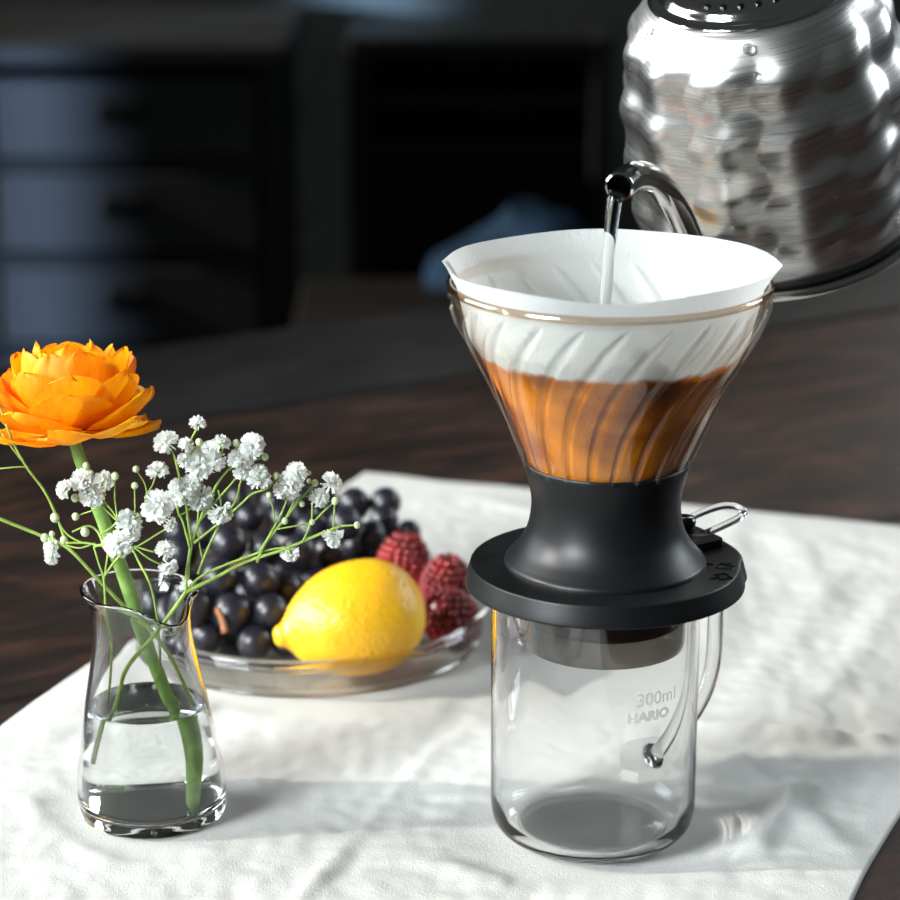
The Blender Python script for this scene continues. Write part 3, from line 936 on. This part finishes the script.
def grapes():
    s = NT('grape_skin')
    o = s.obj()
    oi = s.n('ObjectInfo').outputs['Random']
    off = s.n('VectorMath', {0: o, 1: s.n('CombineXYZ', {0: oi, 1: oi, 2: oi}).outputs[0]}, operation='ADD').outputs[0]
    n = s.noise(off, 110, 4, 0.6)
    n2 = s.noise(off, 60, 2)
    bloom = s.ramp(n, [(0.42, (0.002, 0.003, 0.006)), (0.85, (0.022, 0.034, 0.062))])
    c = s.n('Mix', {0: s.n('MapRange', {0: n2, 1: 0.52, 2: 0.68}).outputs[0], 6: bloom, 7: (0.035, 0.012, 0.008, 1)}, data_type='RGBA').outputs[2]
    m = s.surf(s.n('BsdfPrincipled', {'Base Color': c, 'Roughness': s.ramp(n, [(0.35, (0.24,) * 3), (0.7, (0.5,) * 3)]), 'Specular IOR Level': 0.5}))
    stemm = simple('grape_stem', (0.30, 0.11, 0.035), 0.6)
    G = [((220, 579), .036, 8.2), ((260, 581), .034, 8.4), ((229, 544), .043, 8.4), ((250, 518), .044, 6.6), ((231, 616), .022, 9.2), ((202, 611), .024, 8.2), ((269, 616), .022, 7.8),
         ((255, 643), .0113, 7.8), ((207, 637), .0113, 7.4), ((283, 641), .0112, 7.0), ((180, 558), .036, 7.6), ((173, 578), .028, 7.6), ((180, 601), .0113, 7.6), ((206, 533), .043, 7.6), ((180, 532), .035, 7.0),
         ((289, 522), .042, 7.8), ((302, 500), .040, 7.6), ((313, 530), .040, 7.8), ((300, 555), .036, 8.2), ((340, 527), .042, 8.0), ((329, 548), .034, 7.8), ((355, 504), .040, 7.8), ((385, 503), .040, 7.4), ((409, 532), .030, 5.6), ((384, 521), .036, 7.0), ((371, 536), .034, 7.2),
         ((330, 508), .034, 7.2), ((360, 550), .022, 7.6), ((265, 548), .040, 7.4), ((275, 503), .034, 7.2), ((240, 500), .033, 6.8), ((215, 508), .030, 7.0), ((392, 540), .024, 6.8), ((285, 590), .026, 7.8), ((310, 580), .024, 7.6)]
    P = [[at_z(px, py, z), rr / 1000.0, True] for (px, py), z, rr in G]
    # grapes underneath, carrying the ones that show
    for i in range(-4, 6):
        for j in range(-3, 5):
            x = DISH.x - 0.012 + i * 0.0155 + (j % 2) * 0.0077; y = DISH.y + 0.020 + j * 0.0140
            if math.hypot(x - DISH.x, y - DISH.y) < 0.069 and not (x > DISH.x - 0.012 and y < DISH.y + 0.004 - 0.2 * (x - DISH.x)) and y > DISH.y - 0.034 and not (x > DISH.x + 0.022 and y < DISH.y + 0.028):
                P.append([Vector((x, y, DISH.z + 0.0112)), 0.0076, False])
    lem = bpy.data.objects['lemon'].location
    for it in range(90):
        for a in range(len(P)):
            for b in range(a + 1, len(P)):
                d = P[b][0] - P[a][0]
                L = d.length
                need = P[a][1] + P[b][1] - 0.0004
                if L < need and L > 1e-6:
                    mv = d / L * (need - L)
                    wa = 0.12 if P[a][2] and not P[b][2] else (0.88 if P[b][2] and not P[a][2] else 0.5)
                    P[a][0] -= mv * wa * 0.7; P[b][0] += mv * (1 - wa) * 0.7
        for q in P:
            fl = DISH.z + 0.0032 + q[1]
            if q[0].z < fl: q[0].z = fl
            dx, dy = q[0].x - DISH.x, q[0].y - DISH.y
            d = math.hypot(dx, dy)
            lim = 0.0775 - q[1]
            if q[0].z < DISH.z + 0.018 + q[1] * 0.5 and d > lim:
                q[0].x = DISH.x + dx / d * lim; q[0].y = DISH.y + dy / d * lim
            dv = q[0] - lem
            if dv.length < 0.0255 + q[1]:
                q[0] = lem + dv.normalized() * (0.0255 + q[1])
    base = Vector((DISH.x, DISH.y + 0.02, DISH.z + 0.0032))
    r = thing('grape_bunch', 'bunch of dark blue-black grapes heaped at the back left of the glass dish', 'grapes', base)
    sph = lathe([(math.sin(t) + 0.00005, -1.04 * math.cos(t)) for t in [PI * k / 20 for k in range(21)]], 32)
    first = None
    parts = []
    for p, rr, vis in P:
        o = mk('grape', *sph, m, r) if first is None else first.copy()
        if first is None: first = o
        else: COL.objects.link(o)
        o.location = p - base
        o.scale = (rr, rr, rr)
        o.rotation_euler = (random.uniform(-.6, .6), random.uniform(-.6, .6), random.uniform(0, 6))
        o.parent = r
        parts.append(p - base)
    # woody stalk through the heap and the stub at the front
    ctr = sorted(parts, key=lambda v: v.x)
    spine = [Vector((-0.045, -0.012, 0.022)), Vector((-0.02, 0.0, 0.028)), Vector((0.01, 0.018, 0.030)), Vector((0.035, 0.036, 0.030))]
    mk('stalk', *tube(curve_pts(spine, 6), 0.0016, 8), stemm, r)
    a = at_y(200 + 0, 0, 1.0)
    fr = min(P, key=lambda q: (q[0] - at_z(231, 616, .022)).length)
    c = fr[0] - base
    p0 = c + Vector((-0.0062, -0.0062, 0.0040)); p1 = c + Vector((-0.0022, -0.0150, -0.0035))
    mk('stem_stub', *tube(curve_pts([p0, p0.lerp(p1, .5) + Vector((0.0004, -0.0006, .0010)), p1], 4), [0.0013] * 8 + [0.0017], 8), stemm, r)
grapes()

# ------------------------------------------------------------------ vase
VW = 0.0440
VK = 1.035
V_OUT = [(0.0272, 0.0004), (0.0283, 0.0040), (0.0284, 0.0090), (0.0276, 0.0180), (0.0262, 0.0260), (0.0236, 0.0420), (0.0210, 0.0550), (0.0190, 0.0660), (0.0184, 0.0740), (0.0188, 0.0790), (0.0204, 0.0835), (0.0222, 0.0862)]
V_OUT = [(q.x, q.y) for q in smooth_profile([(a, b * VK) for a, b in V_OUT], 8)]
def vase_r(z):
    P = V_OUT
    if z <= P[0][1]: return P[0][0]
    for a, b in zip(P, P[1:]):
        if a[1] <= z <= b[1]: return a[0] + (b[0] - a[0]) * (z - a[1]) / (b[1] - a[1])
    return P[-1][0]
def vase():
    r = thing('glass_vase', 'small clear glass vase with a pouring lip, half filled with water, at the front left', 'vase', VASE)
    t = 0.0014
    sa = -R_(58)
    def sp(rr, z, a):
        x, y = rr * math.cos(a), rr * math.sin(a)
        if z > 0.068:
            k = (z - 0.068) / 0.018
            da = (a - sa + PI) % (2 * PI) - PI
            e = math.exp(-(da / 0.34) ** 2) * k ** 1.5
            pinch = math.exp(-((abs(da) - 0.75) / 0.25) ** 2) * k * 0.0012
            x += (0.0065 * e - pinch) * math.cos(a); y += (0.0065 * e - pinch) * math.sin(a)
            z -= 0.0030 * e
            z += 0.0008 * math.cos(a - PI * 0.9) * k
        x -= 0.0022 * z / 0.086
        return (x, y, z)
    out = smooth_profile([(0.0005, 0.0012), (0.015, 0.0008), (0.0245, 0.0001)], 6) + [Vector(q) for q in V_OUT]
    lip = [Vector((a, b * VK)) for a, b in ((0.0224, 0.0868), (0.0218, 0.0873), (0.0211, 0.0870), (0.0209, 0.0864))]
    inn = [Vector((max(vase_r(z) - t, 0.001), z)) for z in [0.0865 - 0.00125 * k for k in range(64)] if z > 0.0078]
    inn += [Vector((0.0262, 0.0060)), Vector((0.0250, 0.0046)), Vector((0.0225, 0.0036)), Vector((0.018, 0.0032)), Vector((0.001, 0.0030))]
    mk('body', *lathe(out + lip + inn, 160, sp), SOLID, r).cycles.is_caustics_caster = True
    # the thicker heel of glass
    # water
    Pw = [(0.0004, 0.0033), (0.018, 0.0035), (0.0222, 0.0039), (0.0247, 0.0049), (0.0259, 0.0063)] + [(vase_r(0.008 + (VW - 0.0086) * k / 30) - t - 0.0002, 0.008 + (VW - 0.0086) * k / 30) for k in range(31)]
    Pw += [(vase_r(VW) - t - 0.0002, VW + 0.0004), (vase_r(VW) - t - 0.0018, VW - 0.0002), (0.010, VW - 0.0004), (0.0004, VW - 0.0004)]
    wv = mk('vase_water', *lathe(Pw, 128, lambda rr, z, a: (rr * math.cos(a) - 0.0022 * z / 0.086, rr * math.sin(a), z)), WATER)
    wv.location = VASE
    tag(wv, 'clear water filling the lower half of the small glass vase', 'water', kind='stuff')
    wv.cycles.is_caustics_caster = True
THICK_V = thin_glass('vase_glass', tint=(0.965, 0.98, 0.975), edge=(0.42, 0.44, 0.42), epow=2.6, f0=0.06)
vase()

# ------------------------------------------------------------------ flowers
def green(name, c, tr=0.25):
    def col(s):
        n = s.noise(s.obj(), 160, 3)
        return s.ramp(n, [(0.3, tuple(x * 0.75 for x in c)), (0.7, tuple(min(1, x * 1.25) for x in c))]), n
    return translucent(name, col, tr, 0.5, (0.2, 0.0003))
GREEN = green('stem_green', (0.33, 0.47, 0.10))
GREEN_THICK = green('thick_stem_green', (0.27, 0.44, 0.11), 0.2)
BUD = green('bud_green', (0.62, 0.70, 0.42))

def ranunculus():
    def col(s):
        o = s.obj()
        n = s.noise(o, 30, 3)
        st = s.noise(s.mapping(o, scale=(1, 1, 0.15)), 700, 2)
        f = s.mathn('ADD', s.mathn('MULTIPLY', n, 0.8), s.mathn('MULTIPLY', st, 0.25))
        return s.ramp(f, [(0.34, (0.93, 0.23, 0.002)), (0.50, (0.96, 0.37, 0.003)), (0.66, (0.98, 0.52, 0.005))]), st
    m = translucent('orange_petal', col, 0.42, 0.55, (0.12, 0.0003))
    Y = 0.968
    head = at_y(73, 432, Y)
    r = thing('ranunculus', 'large orange ranunculus bloom on a thick green stem standing in the vase', 'flower', head)
    def petal(L, W, e0, e1, phi, z0=0.0, cup=0.0, r0=0.002, ruf=0.0015, seed=0, rc=0.02):
        nu, nv = 16, 16
        prof = []
        rr, h = r0, z0
        for j in range(nv + 1):
            s_ = 1 - (1 - j / nv) ** 1.9
            s2 = 1 - (1 - min(nv, j + 1) / nv) ** 1.9
            e = e0 + (e1 - e0) * s_ ** 1.1
            prof.append((rr, h, s_))
            rr += math.cos(e) * L * (s2 - s_); h += math.sin(e) * L * (s2 - s_)
        V = []
        for (rr, h, s_) in prof:
            wv_ = W * (0.30 + 0.70 * math.sin(PI / 2 * min(1, s_ * 1.5))) * (math.sqrt(max(0.0004, 1 - ((s_ - 0.35) / 0.65) ** 4.5)) if s_ > 0.35 else 1)
            for i in range(nu + 1):
                u = 2 * i / nu - 1
                lat = u * wv_
                R0 = max(abs(rr), rc)
                d = lat / R0
                a = phi + d * 0.75
                rx = rr - (0.25 * lat * math.sin(d)) * cup
                nn = noise.noise(Vector((u * 1.7 + seed * 3.1, s_ * 2.2, seed)))
                n2 = noise.noise(Vector((u * 2.2 + seed * 1.7, s_ * 1.2, seed + 9)))
                h2 = h + ruf * (nn * 1.6 + n2 * 0.7) * s_ * 1.5 + cup * 0.25 * lat * lat / R0 * s_ * (1 - s_)
                rx += ruf * 0.8 * n2 * s_
                V.append(Vector((rx * math.cos(a) - math.sin(a) * lat * 0.25, rx * math.sin(a) + math.cos(a) * lat * 0.25, h2)))
        F = [(j * (nu + 1) + i, j * (nu + 1) + i + 1, (j + 1) * (nu + 1) + i + 1, (j + 1) * (nu + 1) + i) for j in range(nv) for i in range(nu)]
        return V, F
    tilt = Matrix.Rotation(R_(-10), 4, 'X') @ Matrix.Rotation(R_(-3), 4, 'Y')
    layers = [  # n, L, W, e0, e1, z0, cup, ruf, phase
        (5, 0.025, 0.011, 50, 165, 0.006, 1.0, 0.0005, 0.2),
        (6, 0.030, 0.0125, 42, 148, 0.005, 1.0, 0.0006, 0.7),
        (8, 0.034, 0.0145, 32, 128, 0.004, 1.0, 0.0008, 0.1),
        (8, 0.037, 0.0155, 20, 108, 0.003, 1.0, 0.0010, 0.5),
        (9, 0.037, 0.016, 8, 84, 0.002, 0.9, 0.0012, 0.9),
        (8, 0.035, 0.0165, -2, 56, 0.001, 0.6, 0.0014, 0.35),
        (8, 0.033, 0.0165, -12, 24, 0.000, 0.3, 0.0018, 0.0)]
    sd_ = 0
    for (n, L, W, e0, e1, z0, cup, ruf, ph) in layers:
        for k in range(n):
            sd_ += 1
            a = 2 * PI * (k + ph) / n + random.uniform(-.16, .16)
            V, F = petal(L * random.uniform(.93, 1.04), W * random.uniform(.92, 1.12), R_(e0 + random.uniform(-7, 7)), R_(e1 + random.uniform(-9, 9)), a, z0, cup, 0.0022, ruf, sd_, 0.021)
            V = [tilt @ v for v in V]
            mk('petal', V, F, m, r)
    # stem
    P = [head + Vector((0, 0, 0.0015)), at_y(77, 450, Y), at_y(86, 475, Y), at_y(103, 520, Y), at_y(122, 570, Y), at_y(140, 625, Y - 0.001), at_y(158, 672, Y - 0.002), at_y(172, 712, Y - 0.003), at_y(180, 760, Y - 0.004), VASE + Vector((0.0125, -0.0045, 0.0045))]
    pts = [p - head for p in curve_pts(P, 6)]
    n = len(pts)
    rad = [0.0021 + 0.0006 * math.sin(PI * i / n) + (0.0006 if i in (3 * n // 4, 3 * n // 4 + 1) else 0) + (0.0009 * max(0, 1 - i / 3)) for i in range(n)]
    rad[-1] = 0.0012
    mk('stem', *tube(pts, rad, 14), GREEN_THICK, r)
ranunculus()

def blossoms():
    whitem = translucent('white_petal', lambda s: ((lambda n: (s.ramp(n, [(0.3, (0.90, 0.92, 0.90)), (0.7, (0.96, 0.97, 0.95))]), n))(s.noise(s.obj(), 3, 2))), 0.55, 0.7)
    # blossom mesh of unit radius, opening towards +Z
    def blossom_mesh(seed, npet):
        rnd = random.Random(seed)
        parts = []
        for k in range(npet):
            t = (k + 0.5) / npet
            pol = math.acos(1 - 1.25 * t)          # 0 .. ~105 deg
            a = k * 2.399963 + rnd.uniform(-.2, .2)
            L = rnd.uniform(0.86, 1.06)
            wd = rnd.uniform(0.30, 0.42)
            curl = rnd.uniform(-0.25, 0.15)
            V = [(-0.05, 0, 0.05), (0.05, 0, 0.05), (-wd * 0.7, curl * 0.1, 0.55 * L), (0, 0.06, 0.58 * L), (wd * 0.7, curl * 0.1, 0.55 * L),
                 (-wd, curl + 0.06, 0.86 * L), (-wd * 0.5, curl - 0.04, 1.0 * L), (0, curl + 0.08, 0.88 * L), (wd * 0.5, curl - 0.04, 1.0 * L), (wd, curl + 0.06, 0.86 * L)]
            F = [(0, 1, 3, 2), (1, 4, 3), (2, 3, 6, 5), (3, 7, 6), (3, 8, 7), (3, 4, 9, 8)]
            M = Matrix.Rotation(a, 4, 'Z') @ Matrix.Rotation(pol, 4, 'Y') @ Matrix.Rotation(rnd.uniform(0, PI), 4, 'Z')
            parts.append(xf((V, F), M))
        V, F = join(parts)
        me = bpy.data.meshes.new('blossom')
        me.from_pydata([tuple(v) for v in V], [], F); me.update(); me.shade_smooth(); me.materials.append(whitem)
        return me
    BM = [blossom_mesh(i, n) for i, n in enumerate((34, 38, 32))]
    cal = lathe(smooth_profile([(0.05, -0.42), (0.20, -0.36), (0.30, -0.12), (0.36, 0.14), (0.30, 0.18)], 3), 10)
    me = bpy.data.meshes.new('calyx'); me.from_pydata([tuple(v) for v in cal[0]], [], cal[1]); me.update(); me.shade_smooth(); me.materials.append(GREEN)
    CAL = me
    bu = lathe([(math.sin(t) + 0.001, -math.cos(t)) for t in [PI * k / 8 for k in range(9)]], 12)
    me = bpy.data.meshes.new('bud'); me.from_pydata([tuple(v) for v in bu[0]], [], bu[1]); me.update(); me.shade_smooth(); me.materials.append(BUD)
    BUDM = me
    PX = 0.000372       # metres per pixel at the vase

    def sprig(label, loc, lines, flowers, buds, Y0, seed):
        rnd = random.Random(seed)
        r = thing('gypsophila_sprig', label, 'flower', loc, 'white gypsophila sprigs in the vase')
        def dep(px, py):
            return Y0 + 0.012 * noise.noise(Vector((px * 0.012 + seed, py * 0.012, 0.5))) 
        parts = []
        for pts, w0, w1 in lines:
            P = [at_y(p[0], p[1], p[2] if len(p) > 2 else dep(p[0], p[1])) - loc for p in pts]
            C = curve_pts(P, 4)
            n = len(C)
            parts.append(tube(C, [(w0 + (w1 - w0) * i / (n - 1)) * PX for i in range(n)], 6))
        # small nodes at joints
        mk('stem', *join(parts), GREEN, r)
        for (px, py, rp, ux, uy, face) in flowers:
            o = bpy.data.objects.new('blossom', BM[rnd.randrange(3)])
            COL.objects.link(o); o.parent = r
            o.location = at_y(px, py, dep(px, py) - 0.001) - loc
            # axis: ux right, uy up in the picture plane, face towards the camera
            d = Vector((ux, -face, uy)).normalized()
            o.location -= d * (rp * PX * 0.25)
            o.rotation_euler = d.to_track_quat('Z', 'Y').to_euler()
            s_ = rp * PX * 1.06
            o.scale = (s_, s_, s_ * rnd.uniform(0.8, 0.95))
            c = bpy.data.objects.new('calyx', CAL)
            COL.objects.link(c); c.parent = o
        for (px, py, rp) in buds:
            o = bpy.data.objects.new('bud', BUDM)
            COL.objects.link(o); o.parent = r
            o.location = at_y(px, py, dep(px, py)) - loc
            o.scale = (rp * PX, rp * PX, rp * PX * 1.1)
        return r
    base = VASE + Vector((0, 0, 0.010))
    # ---- right sprig
    ys = VASE.y - 0.010
    lines = [
        ([(104, 762, VASE.y - .004), (112, 720, VASE.y - .004), (120, 690, VASE.y - .004), (128, 666, VASE.y - .004), (160, 628, VASE.y - .008), (186, 592)], 2.4, 2.2),
        ([(186, 592), (215, 578), (245, 562), (285, 549), (320, 534), (341, 526)], 2.2, 1.4),
        ([(341, 526), (357, 525)], 1.2, .9),
        ([(186, 592), (205, 574), (258, 553), (286, 547)], 1.7, 1.0),
        ([(257, 562), (266, 542), (286, 518), (298, 502), (311, 488), (315, 484)], 1.7, .9),
        ([(258, 553), (270, 535), (283, 510), (288, 495)], 1.4, .9),
        ([(275, 522), (273, 508), (269, 496)], .9, .8),
        ([(286, 517), (292, 506), (297, 498), (310, 496)], 1.1, .8),
        ([(278, 529), (295, 526), (312, 522), (323, 512), (335, 501)], 1.1, .9),
        ([(302, 543), (308, 530), (312, 516), (312, 500)], 1.2, .9),
        ([(335, 502), (334, 515), (333, 528)], .9, .8),
        ([(286, 549), (291, 553)], 1.0, .9),
        ([(198, 574), (208, 548), (218, 526), (221, 505), (218, 490)], 1.5, .9),
        ([(194, 543), (222, 521), (240, 505), (252, 494), (268, 488), (276, 478)], 1.6, .9),
        ([(276, 480), (280, 484)], .9, .8),
        ([(188, 580), (190, 550), (200, 520), (216, 486), (228, 470), (238, 462)], 1.9, 1.0),
        ([(190, 548), (183, 522), (178, 512), (177, 500)], 1.5, 1.0),
        ([(191, 542), (188, 520), (186, 504), (180, 480), (174, 455), (168, 448)], 1.7, 1.0),
        ([(199, 522), (214, 503), (232, 483), (246, 465), (262, 458)], 1.3, .9),
        ([(222, 520), (236, 500), (240, 484), (245, 470)], 1.3, .9),
        ([(197, 530), (199, 505), (203, 480)], 1.2, .9),
        ([(186, 592), (187, 570), (192, 545)], 1.9, 1.5),
        ([(203, 562), (199, 540), (198, 520)], .9, .8),
        ([(184, 458), (190, 442), (197, 428)], 1.1, .9),
        ([(190, 455), (199, 443)], .9, .9),
        ([(230, 470), (236, 455), (236, 445)], .9, .8),
        ([(178, 516), (186, 512), (200, 500)], 1.0, .9),
        ([(212, 470), (222, 452), (222, 443)], .9, .8),
        ([(216, 486), (212, 500), (216, 512)], .9, .8),
    ]
    flowers = [(198, 422, 9, .3, 1, .1), (165, 441, 13, -.3, .8, .5), (186, 444, 8, .3, .6, .6), (208, 446, 8, -.1, 1, .3), (221, 442, 10, .1, 1, .1), (253, 445, 13, .3, .6, .9),
               (238, 457, 12, -.3, .8, .4), (246, 458, 9, .4, .7, .4), (242, 473, 9, .1, -.5, .9), (184, 459, 8, -.2, .8, .5), (200, 463, 17, 0, .2, 1), (216, 459, 11, .4, .7, .6), (260, 478, 12, .2, .9, .5), (259, 470, 9, .1, .9, .3),
               (178, 491, 14, -.6, .3, .7), (200, 499, 14, .2, -.2, 1), (190, 484, 10, -.2, .2, 1), (221, 514, 13, .3, -.6, .7), (289, 485, 14, -.1, .3, 1), (298, 470, 11, .4, .8, .4), (279, 491, 9, -.7, -.1, .5),
               (320, 498, 10, .3, .2, .9), (333, 482, 12, .7, .6, .5), (333, 536, 11, .1, -.8, .3), (334, 544, 7, .1, -.9, .3), (290, 555, 10, .1, -1, .2)]
    buds = [(199, 442, 3.6), (236, 443, 3.6), (265, 457, 3.6), (276, 476, 3.5), (269, 495, 3.0), (315, 483, 3.4), (309, 481, 2.4), (302, 504, 2.9), (312, 522, 3.0), (335, 501, 3.8), (357, 525, 3.4), (285, 521, 3.4), (309, 473, 2.2)]
    sprig('tall white gypsophila sprig fanning out right from the vase over the grapes', base, lines, flowers, buds, ys, 3)
    # ---- middle sprig (in front of the thick stem)
    ym = VASE.y - 0.013
    lines = [
        ([(108, 700, VASE.y), (112, 650, VASE.y - .006), (106, 612, VASE.y - .012), (104, 580), (99, 564), (94, 547)], 1.5, 1.1),
        ([(104, 580), (107, 560), (110, 545), (118, 545)], 1.2, 1.0),
        ([(105, 575), (116, 560), (124, 552), (131, 540)], 1.3, 1.0),
        ([(158, 680, VASE.y), (160, 640, VASE.y - .005), (152, 590), (140, 564), (132, 548)], 1.5, 1.2),
        ([(132, 550), (148, 540), (164, 530), (170, 526)], 1.1, .9),
        ([(134, 547), (148, 558), (160, 564), (166, 566)], 1.0, .9),
        ([(134, 546), (150, 551), (158, 552)], 1.0, .9),
        ([(94, 547), (110, 540), (118, 528), (140, 515), (147, 492)], 1.3, .9),
        ([(147, 493), (144, 482), (136, 470)], .9, .8),
        ([(146, 495), (152, 486), (156, 474)], 1.0, .8),
        ([(135, 518), (135, 505), (134.5, 488)], .9, .8),
        ([(140, 515), (146, 512), (154, 510)], 1.0, .9),
        ([(118, 522), (113, 512), (104, 500), (106, 488)], 1.1, .9),
        ([(118, 522), (115, 500), (115, 480)], .9, .8),
        ([(118, 522), (108, 512), (98, 503)], 1.0, .9),
        ([(66, 543), (86, 543), (104, 546), (118, 542)], 1.3, 1.0),
        ([(104, 546), (98, 532), (88, 526), (72, 532)], 1.7, .9),
        ([(100, 534), (112, 527), (120, 516)], 1.1, .9),
    ]
    flowers = [(63, 489, 10, -.9, .3, .3), (81, 481, 12, -.2, .2, 1), (92, 497, 13, .1, -.3, 1), (104, 479, 11, .2, .9, .4), (88, 490, 9, .2, 0, 1), (130, 523, 13, .3, .6, .8), (117, 546, 15, -.2, -.2, 1), (132, 534, 10, .6, .2, .6), (126, 515, 8, 0, .9, .4),
               (158, 507, 17, 0, .2, 1), (171, 525, 8, .6, -.3, .4), (165, 549, 10, .2, .5, .8), (169, 568, 10, .3, -.6, .7), (158, 469, 11, .1, 1, .3)]
    buds = [(86, 466, 3.6), (91, 473, 2.8), (115, 476, 4.0), (136, 469, 3.4), (134.6, 485.6, 3.5), (75.6, 516.6, 3.8), (85, 532, 4.6), (75, 498, 4.0)]
    sprig('short white gypsophila sprig clustered in front of the thick green stem', base + Vector((-0.004, -0.002, 0)), lines, flowers, buds, ym, 11)
    # ---- left sprig leaving the frame
    yl = VASE.y - 0.004
    lines = [
        ([(196, 712, VASE.y + .004), (182, 680, VASE.y), (160, 640, VASE.y - .004), (128, 610), (96, 577), (68, 548), (42, 536), (20, 527), (0, 519), (-25, 509)], 2.2, 1.9),
        ([(66, 542), (58, 520), (45, 492), (26, 466), (12, 440), (2, 412), (-8, 390)], 1.8, 1.2),
        ([(26, 467), (12, 467.5), (-12, 470)], 1.0, .9),
        ([(22, 461), (10, 445), (-4, 425)], 1.0, .8),
        ([(55, 518), (66, 533), (76, 540), (86, 544)], 1.0, .9),
        ([(64, 543), (58, 548), (54, 550)], 1.0, .9),
        ([(66, 545), (80, 548), (95, 543)], 1.0, .8),
        ([(75.6, 516.6), (88, 512), (101, 508)], .9, .8),
    ]
    flowers = [(51, 549, 11, -.9, -.1, .4), (50, 560, 8, -.6, -.8, .3), (-14, 388, 10, -.4, .8, .3), (-32, 505, 11, -.8, .3, .3), (-18, 471, 9, -.8, .1, .3)]
    buds = [(55, 517.6, 4.8), (45, 538, 4.4), (52, 534, 3.0), (64, 540, 4.0), (-6, 424, 3.5)]
    sprig('long gypsophila sprig leaning left out of the vase across the picture edge', base + Vector((0.004, 0.002, 0)), lines, flowers, buds, yl, 23)
blossoms()
